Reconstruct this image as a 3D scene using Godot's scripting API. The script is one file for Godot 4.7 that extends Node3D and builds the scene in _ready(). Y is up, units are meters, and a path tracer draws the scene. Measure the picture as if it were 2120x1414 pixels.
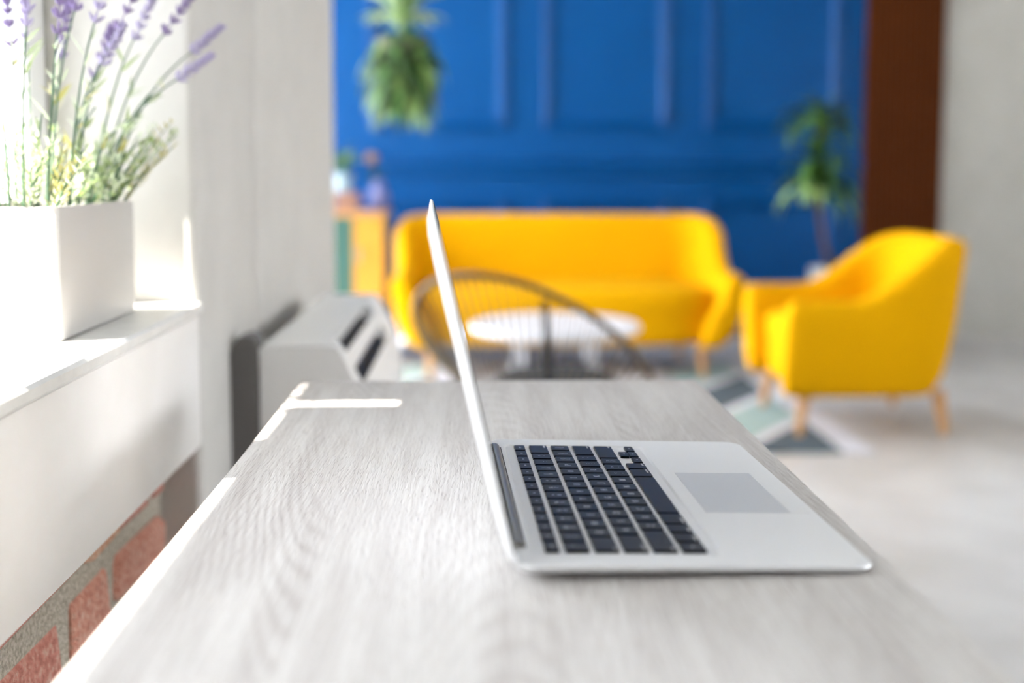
extends Node3D
# x runs to the right, y up, z towards the viewer; P(x, y, d) places a point d metres ahead.

class MB:
	var v := PackedVector3Array()
	var t := PackedVector2Array()
	var ix := PackedInt32Array()

	func add(p: Vector3, u := Vector2.ZERO) -> int:
		v.append(p)
		t.append(u)
		return v.size() - 1

	func tri(a: int, b: int, c: int) -> void:
		ix.append(a); ix.append(b); ix.append(c)

	func fix(first_index: int, first_vertex: int) -> void:
		var mid := Vector3.ZERO
		for i in range(first_vertex, v.size()):
			mid += v[i]
		mid /= maxf(1.0, v.size() - first_vertex)
		var vol := 0.0
		for i in range(first_index, ix.size(), 3):
			vol += (v[ix[i]] - mid).dot((v[ix[i + 1]] - mid).cross(v[ix[i + 2]] - mid))
		if vol < 0.0:
			for i in range(first_index, ix.size(), 3):
				var k := ix[i + 1]
				ix[i + 1] = ix[i + 2]
				ix[i + 2] = k

	# rings: arrays of equally many points
	func loft(rings: Array, cap0 := true, cap1 := true, closed := true) -> void:
		var i0 := ix.size()
		var v0 := v.size()
		var n: int = rings[0].size()
		for k in rings.size():
			for j in n:
				add(rings[k][j], Vector2(float(j) / n, float(k) / maxf(1, rings.size() - 1)))
		for k in rings.size() - 1:
			for j in (n if closed else n - 1):
				var a := v0 + k * n + j
				var b := v0 + k * n + (j + 1) % n
				tri(a, b, b + n)
				tri(a, b + n, a + n)
		for e in [[cap0, 0], [cap1, rings.size() - 1]]:
			if not e[0]:
				continue
			var c := Vector3.ZERO
			for q in rings[e[1]]:
				c += q
			var m := add(c / n)
			var f := v.size()
			for q in rings[e[1]]:
				add(q)
			for j in n:
				if e[1] == 0:
					tri(m, f + (j + 1) % n, f + j)
				else:
					tri(m, f + j, f + (j + 1) % n)
		fix(i0, v0)

	func face(pts: Array) -> void:
		var f := v.size()
		for p in pts:
			add(p)
		for j in range(1, pts.size() - 1):
			tri(f, f + j, f + j + 1)

	# chamfered box
	func box(c: Vector3, s: Vector3, b := 0.0, basis := Basis()) -> void:
		var i0 := ix.size()
		var v0 := v.size()
		var h := s / 2.0
		b = minf(b, minf(h.x, minf(h.y, h.z)) * 0.98)
		var ax := [Vector3.RIGHT, Vector3.UP, Vector3.BACK]
		for k in 3:
			var n: Vector3 = ax[k]
			var a: Vector3 = ax[(k + 1) % 3]
			var d: Vector3 = ax[(k + 2) % 3]
			var hn: float = h[k]
			var ha: float = h[(k + 1) % 3] - b
			var hd: float = h[(k + 2) % 3] - b
			for sg in [-1.0, 1.0]:
				var q := []
				for e in [[-1, -1], [1, -1], [1, 1], [-1, 1]]:
					q.append(c + basis * (n * hn * sg + a * ha * e[0] + d * hd * e[1]))
				if sg < 0:
					q.reverse()
				face(q)
		if b > 0.0:
			for k in 3:
				var n: Vector3 = ax[k]
				var a: Vector3 = ax[(k + 1) % 3]
				var d: Vector3 = ax[(k + 2) % 3]
				var hn: float = h[k] - b
				for sa in [-1.0, 1.0]:
					for sd in [-1.0, 1.0]:
						var o1: Vector3 = a * h[(k + 1) % 3] * sa + d * (h[(k + 2) % 3] - b) * sd
						var o2: Vector3 = a * (h[(k + 1) % 3] - b) * sa + d * h[(k + 2) % 3] * sd
						var q := [c + basis * (o1 - n * hn), c + basis * (o2 - n * hn), c + basis * (o2 + n * hn), c + basis * (o1 + n * hn)]
						if sa * sd < 0:
							q.reverse()
						q.reverse()
						face(q)
			for sx in [-1.0, 1.0]:
				for sy in [-1.0, 1.0]:
					for sz in [-1.0, 1.0]:
						var q := [c + basis * Vector3(h.x * sx, (h.y - b) * sy, (h.z - b) * sz), c + basis * Vector3((h.x - b) * sx, h.y * sy, (h.z - b) * sz), c + basis * Vector3((h.x - b) * sx, (h.y - b) * sy, h.z * sz)]
						if sx * sy * sz < 0:
							q.reverse()
						face(q)
		fix(i0, v0)

	func tube(pts: Array, radii, n := 8, cap := true) -> void:
		var rings := []
		var up := Vector3.UP
		for k in pts.size():
			var dir: Vector3 = (pts[mini(k + 1, pts.size() - 1)] - pts[maxi(k - 1, 0)]).normalized()
			if absf(dir.dot(up)) > 0.95:
				up = Vector3.RIGHT if absf(dir.x) < 0.9 else Vector3.BACK
			var a := dir.cross(up).normalized()
			var b := a.cross(dir).normalized()
			up = b
			var r: float = radii[k] if radii is Array else radii
			var ring := []
			for j in n:
				var w := TAU * j / n
				ring.append(pts[k] + (a * cos(w) + b * sin(w)) * r)
			rings.append(ring)
		loft(rings, cap, cap)

	func ring_tube(pts: Array, r: float, n := 8) -> void:
		var rings := []
		var m := pts.size()
		var up := Vector3(0.123, 1, 0.21).normalized()
		for k in m + 1:
			var dir: Vector3 = (pts[(k + 1) % m] - pts[(k - 1 + m) % m]).normalized()
			var a := dir.cross(up).normalized()
			var b := a.cross(dir).normalized()
			var ring := []
			for j in n:
				ring.append(pts[k % m] + (a * cos(TAU * j / n) + b * sin(TAU * j / n)) * r)
			rings.append(ring)
		loft(rings, false, false)

	func lathe(c: Vector3, prof: Array, n := 32) -> void:
		var rings := []
		for q in prof:
			var ring := []
			for j in n:
				ring.append(c + Vector3(q.x * cos(TAU * j / n), q.y, q.x * sin(TAU * j / n)))
			rings.append(ring)
		loft(rings, true, true)

	func superq(c: Vector3, h: Vector3, e := 0.4, nu := 24, nv := 14) -> void:
		var rings := []
		for k in nv + 1:
			var la := -PI / 2 + PI * k / nv
			var ring := []
			for j in nu:
				var lo := TAU * j / nu
				var cl := pow(maxf(cos(la), 0.0), e)
				ring.append(c + Vector3(h.x * cl * signf(cos(lo)) * pow(absf(cos(lo)), e), h.y * signf(sin(la)) * pow(absf(sin(la)), e), h.z * cl * signf(sin(lo)) * pow(absf(sin(lo)), e)))
			rings.append(ring)
		loft(rings, false, false)

	func mesh() -> ArrayMesh:
		var nn := PackedVector3Array()
		nn.resize(v.size())
		var out := PackedInt32Array()
		out.resize(ix.size())
		for i in range(0, ix.size(), 3):
			var a := ix[i]
			var b := ix[i + 1]
			var c := ix[i + 2]
			var f := (v[b] - v[a]).cross(v[c] - v[a])
			nn[a] += f; nn[b] += f; nn[c] += f
			out[i] = a; out[i + 1] = c; out[i + 2] = b
		for i in nn.size():
			nn[i] = nn[i].normalized() if nn[i].length() > 1e-14 else Vector3.UP
		var arr := []
		arr.resize(Mesh.ARRAY_MAX)
		arr[Mesh.ARRAY_VERTEX] = v
		arr[Mesh.ARRAY_NORMAL] = nn
		arr[Mesh.ARRAY_TEX_UV] = t
		arr[Mesh.ARRAY_INDEX] = out
		var m := ArrayMesh.new()
		m.add_surface_from_arrays(Mesh.PRIMITIVE_TRIANGLES, arr)
		return m

var M := {}
var rng := RandomNumberGenerator.new()

func P(x: float, y: float, d: float) -> Vector3:
	return Vector3(x, y, -d)

func mat(c: Color, rough := 0.6, metal := 0.0) -> StandardMaterial3D:
	var m := StandardMaterial3D.new()
	m.albedo_color = c
	m.roughness = rough
	m.metallic = metal
	return m

func noise_tex(freq: float, seed_: int, ramp: Gradient = null, size := 512, kind := FastNoiseLite.TYPE_SIMPLEX_SMOOTH, oct := 4) -> NoiseTexture2D:
	var n := FastNoiseLite.new()
	n.noise_type = kind
	n.frequency = freq
	n.seed = seed_
	n.fractal_octaves = oct
	var t := NoiseTexture2D.new()
	t.width = size
	t.height = size
	t.seamless = true
	t.noise = n
	if ramp:
		t.color_ramp = ramp
	return t

func grad(offs: Array, cols: Array) -> Gradient:
	var g := Gradient.new()
	g.offsets = PackedFloat32Array(offs)
	g.colors = PackedColorArray(cols)
	return g

func tri_mat(tex: Texture2D, scale: float, rough: float, bump: Texture2D = null, bump_cm := 0.0) -> StandardMaterial3D:
	var m := mat(Color.WHITE, rough)
	m.albedo_texture = tex
	m.uv1_triplanar = true
	m.uv1_world_triplanar = true
	m.uv1_scale = Vector3.ONE * scale
	if bump:
		m.heightmap_enabled = true
		m.heightmap_texture = bump
		m.heightmap_scale = bump_cm
	return m

func part(parent: Node, called: String, mesh: Mesh, material: Material, at := Vector3.ZERO, basis := Basis()) -> MeshInstance3D:
	var o := MeshInstance3D.new()
	o.name = called
	o.mesh = mesh
	o.material_override = material
	o.transform = Transform3D(basis, at)
	parent.add_child(o, true)
	return o

func bx(parent: Node, called: String, lo: Vector3, hi: Vector3, material: Material, bevel := 0.0) -> MeshInstance3D:
	var m := MB.new()
	var a := Vector3(minf(lo.x, hi.x), minf(lo.y, hi.y), minf(lo.z, hi.z))
	var b := Vector3(maxf(lo.x, hi.x), maxf(lo.y, hi.y), maxf(lo.z, hi.z))
	m.box((a + b) / 2.0, b - a, bevel)
	return part(parent, called, m.mesh(), material)

func thing(called: String, label: String, category: String, at := Vector3.ZERO, turn := 0.0, group := "") -> Node3D:
	var o := Node3D.new()
	o.name = called
	o.position = at
	o.rotation.y = turn
	o.set_meta("label", label)
	o.set_meta("category", category)
	if group:
		o.set_meta("group", group)
	add_child(o, true)
	return o

func structure(called: String, label := "") -> Node3D:
	var o := Node3D.new()
	o.name = called
	o.set_meta("kind", "structure")
	if label:
		o.set_meta("label", label)
	add_child(o, true)
	return o

func _ready() -> void:
	rng.seed = 7
	# ---- camera
	var cam := Camera3D.new()
	cam.name = "camera"
	var lens := CameraAttributesPhysical.new()
	lens.frustum_near = 0.05
	lens.frustum_far = 200.0
	lens.frustum_focal_length = 39.24
	lens.frustum_focus_distance = 0.93
	lens.exposure_aperture = 2.3
	cam.attributes = lens
	add_child(cam)
	cam.projection = Camera3D.PROJECTION_FRUSTUM
	cam.keep_aspect = Camera3D.KEEP_HEIGHT
	cam.near = 0.05
	cam.far = 200.0
	cam.size = 0.05 * 1414.0 / 2310.9
	cam.frustum_offset = Vector2(0.0, 0.05 * (550.0 - 707.0) / 2310.9)
	var yaw := 0.03292
	var pitch := 0.0854
	var roll := 0.00134
	var fw := Vector3(sin(yaw) * cos(pitch), -sin(pitch), -cos(yaw) * cos(pitch))
	var rt := Vector3(cos(yaw), 0, sin(yaw))
	var up := rt.cross(fw)
	var r2 := rt * cos(roll) + up * sin(roll)
	var u2 := up * cos(roll) - rt * sin(roll)
	cam.transform = Transform3D(Basis(r2, u2, -fw), Vector3(0, 0.993, 0))
	cam.current = true
	# ---- sky, sun, exposure
	var env := Environment.new()
	env.background_mode = Environment.BG_SKY
	var sky := Sky.new()
	var sm := ProceduralSkyMaterial.new()
	sm.sky_top_color = Color(0.90, 0.94, 1.0)
	sm.sky_horizon_color = Color(1.0, 0.985, 0.97)
	sm.ground_bottom_color = Color(0.75, 0.74, 0.72)
	sm.ground_horizon_color = Color(0.9, 0.9, 0.9)
	sm.sky_energy_multiplier = 1.0
	sky.sky_material = sm
	env.sky = sky
	env.background_energy_multiplier = 8.2
	env.tonemap_mode = Environment.TONE_MAPPER_LINEAR
	env.tonemap_exposure = 2.85
	env.sdfgi_enabled = true
	env.ssao_enabled = true
	env.ssil_enabled = true
	var we := WorldEnvironment.new()
	we.name = "environment"
	we.environment = env
	add_child(we)
	var sun := DirectionalLight3D.new()
	sun.name = "sun"
	sun.light_color = Color(1.0, 0.97, 0.92)
	sun.light_energy = 5.0
	sun.light_angular_distance = 0.22
	sun.shadow_enabled = true
	sun.sky_mode = DirectionalLight3D.SKY_MODE_LIGHT_ONLY
	var az := deg_to_rad(18.0)
	var el := deg_to_rad(48.0)
	var down := Vector3(cos(az) * cos(el), -sin(el), -sin(az) * cos(el))
	sun.basis = Basis.looking_at(down, Vector3.UP)
	add_child(sun)
	materials()
	room()
	desk()
	laptop()
	planter_and_lavender()
	fan_coil()
	hoop_chair()
	coffee_table()
	sofas()
	rug()
	far_plants()
	cabinet()

# ------------------------------------------------------------------ materials
func materials() -> void:
	var fine := noise_tex(0.02, 3)
	var plaster := noise_tex(0.01, 5, grad([0.0, 1.0], [Color(0.80, 0.79, 0.77), Color(0.835, 0.825, 0.805)]))
	M.white_wall = tri_mat(plaster, 1.3, 0.75, fine, 0.03)
	M.far_white = tri_mat(noise_tex(0.01, 6, grad([0.0, 1.0], [Color(0.78, 0.775, 0.75), Color(0.81, 0.805, 0.785)])), 0.8, 0.8)
	M.rear_wall = mat(Color(0.42, 0.34, 0.27), 0.8)
	M.ceiling = mat(Color(0.9, 0.9, 0.89), 0.9)
	M.blue = tri_mat(noise_tex(0.006, 8, grad([0.0, 1.0], [Color(0.0, 0.285, 0.535), Color(0.0, 0.30, 0.555)])), 0.7, 0.42)
	M.blue.metallic_specular = 0.3
	M.floor = tri_mat(noise_tex(0.012, 11, grad([0.25, 0.5, 0.8], [Color(0.745, 0.735, 0.725), Color(0.765, 0.755, 0.748), Color(0.785, 0.778, 0.77)])), 0.45, 0.42)
	M.sill = tri_mat(noise_tex(0.02, 12, grad([0.0, 1.0], [Color(0.86, 0.86, 0.85), Color(0.92, 0.92, 0.91)])), 3.0, 0.35)
	M.plastic_white = mat(Color(0.94, 0.94, 0.935), 0.45)
	M.apron = tri_mat(noise_tex(0.01, 7, grad([0.0, 1.0], [Color(0.93, 0.92, 0.905), Color(0.955, 0.945, 0.935)])), 1.3, 0.6)
	M.pot_white = mat(Color(0.76, 0.75, 0.735), 0.4)
	M.dark_grey = mat(Color(0.40, 0.39, 0.38), 0.6)
	M.black = mat(Color(0.025, 0.025, 0.028), 0.5)
	M.mortar = tri_mat(noise_tex(0.03, 21, grad([0.2, 0.5, 0.8], [Color(0.72, 0.69, 0.61), Color(0.84, 0.81, 0.74), Color(0.92, 0.89, 0.84)])), 9.0, 0.95, noise_tex(0.05, 22), 0.5)
	var cols := [[Color(0.82, 0.55, 0.47), Color(0.92, 0.66, 0.57), Color(0.94, 0.82, 0.75)], [Color(0.86, 0.64, 0.50), Color(0.94, 0.74, 0.60), Color(0.95, 0.86, 0.78)], [Color(0.78, 0.50, 0.44), Color(0.89, 0.60, 0.53), Color(0.93, 0.78, 0.71)]]
	var rough_bump := noise_tex(0.04, 25)
	for k in 3:
		M["brick%d" % k] = tri_mat(noise_tex(0.015, 30 + k, grad([0.2, 0.5, 0.85], cols[k])), 11.0, 0.95, rough_bump, 0.45)
	M.alu = mat(Color(0.93, 0.935, 0.94), 0.47, 0.42)
	M.alu_dark = mat(Color(0.62, 0.625, 0.63), 0.4, 0.85)
	M.alu_hinge = mat(Color(0.62, 0.62, 0.60), 0.35, 0.9)
	M.trackpad = mat(Color(0.84, 0.85, 0.865), 0.42, 0.42)
	M.key = mat(Color(0.03, 0.029, 0.028), 0.3)
	M.key.metallic_specular = 0.42
	M.legend = mat(Color(0.92, 0.93, 0.94), 0.6)
	M.glass_black = mat(Color(0.02, 0.02, 0.022), 0.08)
	M.rubber = mat(Color(0.03, 0.03, 0.03), 0.8)
	var fab := noise_tex(0.15, 40, null, 256)
	M.yellow = mat(Color(0.87, 0.635, 0.0), 0.9)
	M.yellow.uv1_triplanar = true
	M.yellow.uv1_scale = Vector3.ONE * 8.0
	M.yellow.heightmap_enabled = true
	M.yellow.heightmap_texture = fab
	M.yellow.heightmap_scale = 0.06
	M.yellow.metallic_specular = 0.2
	M.leg_wood = tri_mat(noise_tex(0.02, 44, grad([0.0, 1.0], [Color(0.72, 0.52, 0.30), Color(0.82, 0.63, 0.40)])), 4.0, 0.5)
	M.slat = tri_mat(noise_tex(0.02, 45, grad([0.0, 1.0], [Color(0.30, 0.15, 0.05), Color(0.39, 0.20, 0.075)])), 2.0, 0.55)
	M.slat.metallic_specular = 0.2
	M.slat_back = mat(Color(0.12, 0.07, 0.04), 0.8)
	M.rattan = mat(Color(0.36, 0.30, 0.21), 0.7)
	M.cord = mat(Color(0.40, 0.35, 0.26), 0.8)
	M.steel_black = mat(Color(0.05, 0.05, 0.05), 0.45, 0.3)
	M.table_white = mat(Color(0.86, 0.86, 0.87), 0.35)
	M.cab_green = mat(Color(0.17, 0.35, 0.32), 0.5)
	M.cab_yellow = mat(Color(0.74, 0.54, 0.14), 0.5)
	M.soil = tri_mat(noise_tex(0.05, 50, grad([0.0, 1.0], [Color(0.16, 0.11, 0.08), Color(0.3, 0.22, 0.16)])), 10.0, 1.0)
	for e in [["leaf_dark", Color(0.16, 0.30, 0.10)], ["leaf_mid", Color(0.28, 0.46, 0.16)], ["leaf_light", Color(0.55, 0.68, 0.38)], ["leaf_pale", Color(0.70, 0.76, 0.62)],
			["lav_leaf", Color(0.57, 0.66, 0.34)], ["lav_leaf_yellow", Color(0.72, 0.68, 0.24)], ["lav_stem", Color(0.20, 0.38, 0.24)], ["lav_purple", Color(0.54, 0.46, 0.66)], ["lav_pale", Color(0.70, 0.66, 0.80)], ["lav_leaf_white", Color(0.80, 0.85, 0.70)]]:
		var m := mat(e[1], 0.6)
		m.backlight_enabled = true
		m.backlight = Color(0.6, 0.6, 0.6) if e[0].begins_with("lav") else Color(0.2, 0.2, 0.2)
		M[e[0]] = m
	M.trunk = mat(Color(0.35, 0.26, 0.17), 0.9)
	M.glass = mat(Color(0.95, 0.98, 0.98, 0.04), 0.02)
	M.glass.transparency = BaseMaterial3D.TRANSPARENCY_ALPHA
	M.frame = mat(Color(0.9, 0.9, 0.9), 0.4)
	M.pavement = tri_mat(noise_tex(0.03, 60, grad([0.0, 1.0], [Color(0.58, 0.575, 0.56), Color(0.66, 0.655, 0.64)])), 0.5, 0.9)
	M.cushion = mat(Color(0.10, 0.11, 0.13), 0.95)
	M.blocker_face = mat(Color(0.70, 0.695, 0.685), 0.9)
	M.clay = mat(Color(0.60, 0.46, 0.40), 0.8)
	M.pot_blue = mat(Color(0.56, 0.66, 0.72), 0.4)
	M.vase = mat(Color(0.40, 0.42, 0.62), 0.4)
	M.dried = mat(Color(0.52, 0.40, 0.22), 0.9)
	M.basket = mat(Color(0.36, 0.38, 0.30), 0.9)

# ------------------------------------------------------------------ room
func window_unit(called: String, x: float, d0: float, d1: float, y0: float, y1: float, mullions: Array) -> Node3D:
	var w := structure(called)
	var t := 0.045
	var fw := 0.055
	bx(w, "frame_bottom", P(x - t, y0, d0), P(x, y0 + 0.05, d1), M.frame, 0.004)
	bx(w, "frame_top", P(x - t, y1 - fw, d0), P(x, y1, d1), M.frame, 0.004)
	bx(w, "frame_side", P(x - t, y0 + 0.05, d0), P(x, y1 - fw, d0 + fw), M.frame, 0.004)
	bx(w, "frame_side", P(x - t, y0 + 0.05, d1 - fw), P(x, y1 - fw, d1), M.frame, 0.004)
	var edges := [d0 + fw]
	for m in mullions:
		bx(w, "mullion", P(x - t, y0 + 0.05, m - 0.06), P(x, y1 - fw, m + 0.06), M.frame, 0.004)
		edges.append(m - 0.06)
		edges.append(m + 0.06)
	edges.append(d1 - fw)
	for k in range(0, edges.size(), 2):
		bx(w, "pane", P(x - 0.026, y0 + 0.05, edges[k]), P(x - 0.022, y1 - fw, edges[k + 1]), M.glass)
	return w

func room() -> void:
	var H := 3.0
	var fl := structure("floor", "pale grey floor of the lounge")
	bx(fl, "main_floor", P(-0.62, -0.12, -4.2), P(4.8, 0.0, 6.85), M.floor)
	bx(fl, "bay_floor", P(-1.55, -0.12, 2.70), P(-0.62, 0.0, 6.85), M.floor)
	var ce := structure("ceiling")
	bx(ce, "main_ceiling", P(-0.62, H, -4.2), P(4.8, H + 0.12, 6.85), M.ceiling)
	bx(ce, "bay_ceiling", P(-1.55, H, 2.70), P(-0.62, H + 0.12, 6.85), M.ceiling)
	var gr := bx(self, "pavement", P(-30, -0.5, -30), P(30, -0.3, 40), M.pavement)
	gr.set_meta("kind", "structure")
	# window wall
	var wl := structure("wall_left", "white plastered window wall with bare brick under the sill")
	var xi := -0.35
	var xo := -0.62
	var pier := MB.new()
	var prof := []
	for q in [[xo, 1.415], [xo, 1.80], [xi, 1.80]]:
		prof.append(Vector2(q[0], q[1]))
	for k in 6:
		var a := PI / 2 * k / 5.0
		prof.append(Vector2(xi - 0.012 + 0.012 * cos(a), 1.415 + 0.012 - 0.012 * sin(a)))
	var r0 := []
	var r1 := []
	for q in prof:
		r0.append(P(q.x, 0, q.y))
		r1.append(P(q.x, H, q.y))
	pier.loft([r0, r1])
	part(wl, "pier", pier.mesh(), M.white_wall)
	bx(wl, "wall_panel", P(xo, 0, 1.80), P(-0.357, H, 2.86), M.white_wall, 0.01)
	bx(wl, "lintel", P(xo, 2.1, 0.12), P(xi, H, 1.415), M.white_wall)
	var ap := bx(wl, "apron_panel", P(-0.385, 0.64, 0.12), P(xi, 0.812, 1.4149), M.apron, 0.003)
	ap.set_meta("label", "smooth white panel under the sill")
	bx(wl, "mortar", P(xo, 0.0, 0.12), P(-0.404, 0.80, 1.4149), M.mortar)
	# bricks under the apron, old and uneven
	var row_y := 0.015
	var row := 0
	while row_y < 0.72:
		var d := 0.14 - 0.09 * (row % 2)
		while d < 1.40:
			var ln: float = [0.105, 0.205, 0.11, 0.195][rng.randi() % 4]
			if row == 7:
				ln = 0.092 if d > 1.0 else 0.19
			var a := maxf(d, 0.125)
			var b := minf(d + ln, 1.400)
			if b - a > 0.03:
				var m := MB.new()
				var hh := 0.056 + rng.randf_range(-0.006, 0.006)
				var pr := rng.randf_range(0.0, 0.007)
				m.box(P(-0.43 + pr / 2, row_y + 0.032, (a + b) / 2), Vector3(0.06 + pr, hh, b - a), 0.006, Basis(Vector3.RIGHT, rng.randf_range(-0.04, 0.04)))
				var jit := FastNoiseLite.new()
				jit.seed = rng.randi() % 1000
				jit.frequency = 30.0
				for k in m.v.size():
					m.v[k] += Vector3(jit.get_noise_3dv(m.v[k]), jit.get_noise_3dv(m.v[k] + Vector3(5, 0, 0)), jit.get_noise_3dv(m.v[k] + Vector3(0, 7, 0))) * 0.009
				part(wl, "brick", m.mesh(), M["brick%d" % (rng.randi() % 3)])
			d += ln + 0.026
		row_y += 0.081
		row += 1
	bx(wl, "wall_between_windows", P(xo, 0, -0.6), P(xi, H, 0.12), M.white_wall)
	bx(wl, "wall_below_window", P(xo, 0, -2.6), P(xi, 0.82, -0.6), M.white_wall)
	bx(wl, "lintel", P(xo, 2.4, -2.6), P(xi, H, -0.6), M.white_wall)
	bx(wl, "wall_panel", P(xo, 0, -4.2), P(xi, H, -2.6), M.white_wall)
	var w1 := window_unit("window_1", -0.53, 0.12, 1.415, 0.826, 2.1, [0.86])
	w1.set_meta("label", "white framed window over the sill")
	# sill
	var sl := MB.new()
	sl.box(P(-0.4365, 0.819, 0.7675), Vector3(0.185, 0.014, 1.294), 0.003)
	part(w1, "sill", sl.mesh(), M.sill)
	window_unit("window_2", -0.53, -2.6, -0.6, 0.82, 2.4, [-1.6])
	# unseen slab added to trim the sun; the board gap shapes a desk streak
	var aw := thing("added_awning", "unseen flat white slab added outside above the window to cut the sun", "added_awning", P(-1.1, 2.385, 0))
	bx(aw, "slab", Vector3(-0.395, 0.0, 4.2), Vector3(0.48, 0.03, -2.6), M.frame, 0.002)
	bx(aw, "front_board", Vector3(-0.511, 0.0, 4.2), Vector3(-0.395, 0.02, -0.727), M.frame, 0.002)
	bx(aw, "front_board", Vector3(-0.511, 0.0, -0.756), Vector3(-0.395, 0.02, -2.6), M.frame, 0.002)
	var nb := structure("added_sky_blocker")  # unseen block added outside to dim the sky light at the window
	bx(nb, "blocker_face", P(-6.0, -0.3, -25.0), P(-5.0, 6.0, 2.4), M.blocker_face)
	# bay on the left behind the window wall
	var wb := structure("wall_bay")
	bx(wb, "wall_panel", P(-1.55, 0, 2.70), P(xo, H, 2.86), M.white_wall)
	bx(wb, "wall_below_window", P(-1.55, 0, 2.86), P(-1.35, 0.1, 6.6), M.white_wall)
	bx(wb, "lintel", P(-1.55, 2.64, 2.86), P(-1.35, H, 6.6), M.white_wall)
	bx(wb, "wall_panel", P(-1.55, 0.1, 2.86), P(-1.35, 2.64, 3.0), M.white_wall)
	bx(wb, "wall_panel", P(-1.55, 0.1, 6.56), P(-1.35, 2.64, 6.6), M.white_wall)
	window_unit("window_3", -1.42, 3.0, 6.56, 0.1, 2.64, [4.2, 5.3])
	var aw2 := thing("added_awning_001", "unseen flat white slab added outside above the bay window to block the sun", "added_awning", P(-2.2, 2.66, 4.6))  # added to keep direct sun off the visible bay floor
	bx(aw2, "slab", Vector3(-0.5, 0.0, 3.2), Vector3(0.63, 0.03, -3.2), M.frame, 0.002)
	# far wall, blue panelling
	var wf := structure("wall_far", "blue wall with raised panel mouldings and a chair rail")
	var D := 6.6
	bx(wf, "blue_face", P(-1.55, 0, D), P(2.30, H, D + 0.2), M.blue)
	for pan in [[-0.62, 0.187], [0.40, 1.14], [1.36, 2.15]]:
		moulding_frame(wf, pan[0], pan[1], 1.235, 2.80, D)
		moulding_frame(wf, pan[0], pan[1], 0.26, 0.83, D)
	var rail := MB.new()
	rail.loft(extrude_x([Vector2(0, 0.955), Vector2(0.018, 0.965), Vector2(0.022, 0.985), Vector2(0.012, 0.995), Vector2(0.016, 1.005), Vector2(0.040, 1.03), Vector2(0.045, 1.045), Vector2(0.0, 1.05)], -1.35, 2.30, D))
	part(wf, "chair_rail", rail.mesh(), M.blue)
	var base := structure("baseboard_far")
	bx(base, "board", P(-1.35, 0, D - 0.02), P(2.30, 0.14, D), M.blue, 0.004)
	var ww := structure("wall_far_white", "pale grey plain wall right of the brown slats")
	bx(ww, "wall_panel", P(2.30, 0, D), P(4.8, H, D + 0.2), M.far_white)
	# slatted wood strip
	var sp := structure("trim_1", "dark brown vertical wood slat strip between blue and pale wall")
	bx(sp, "backing", P(2.30, 0, D - 0.012), P(2.775, H, D), M.slat_back)
	var n := 13
	for k in n:
		var x := 2.302 + k * (0.471 / n)
		bx(sp, "slat", P(x, 0.0, D - 0.045), P(x + 0.0265, H, D - 0.012), M.slat, 0.002)
	# unseen window added on the right to brighten the room
	var wr := structure("wall_right")
	bx(wr, "wall_panel", P(4.6, 0, 2.1), P(4.8, H, 6.6), M.far_white)
	bx(wr, "wall_panel", P(4.6, 0, -4.2), P(4.8, H, 0.1), M.far_white)
	bx(wr, "wall_below_window", P(4.6, 0, 0.1), P(4.8, 0.85, 2.1), M.far_white)
	bx(wr, "lintel", P(4.6, 2.05, 0.1), P(4.8, H, 2.1), M.far_white)
	window_unit("added_window_4", 4.72, 0.1, 2.1, 0.85, 2.05, [1.1])
	var wk := structure("wall_rear")
	bx(wk, "wall_panel", P(-0.35, 0, -4.2), P(4.6, H, -4.0), M.rear_wall)

func extrude_x(prof: Array, x0: float, x1: float, D: float) -> Array:
	var a := []
	var b := []
	for q in prof:
		a.append(P(x0, q.y, D - q.x))
		b.append(P(x1, q.y, D - q.x))
	return [a, b]

# four mitred lengths of moulding round a panel on the far wall
func moulding_frame(parent: Node, x0: float, x1: float, y0: float, y1: float, D: float) -> void:
	var prof := [Vector2(0.0, 0.0), Vector2(0.0, 0.022), Vector2(0.012, 0.030), Vector2(0.024, 0.018), Vector2(0.036, 0.026), Vector2(0.050, 0.012), Vector2(0.066, 0.010), Vector2(0.072, 0.0)]
	var corners := [Vector2(x0, y0), Vector2(x1, y0), Vector2(x1, y1), Vector2(x0, y1)]
	for k in 4:
		var a: Vector2 = corners[k]
		var b: Vector2 = corners[(k + 1) % 4]
		var along := (b - a).normalized()
		var inn := Vector2(-along.y, along.x)
		var ra := []
		var rb := []
		for q in prof:
			var pa: Vector2 = a + inn * q.x + along * q.x
			var pb: Vector2 = b + inn * q.x - along * q.x
			ra.append(P(pa.x, pa.y, D - q.y))
			rb.append(P(pb.x, pb.y, D - q.y))
		var m := MB.new()
		# flat facets: every side of the profile is a face of its own
		for j in prof.size() - 1:
			m.face([ra[j], ra[j + 1], rb[j + 1], rb[j]])
		part(parent, "moulding", m.mesh(), M.blue)

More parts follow.
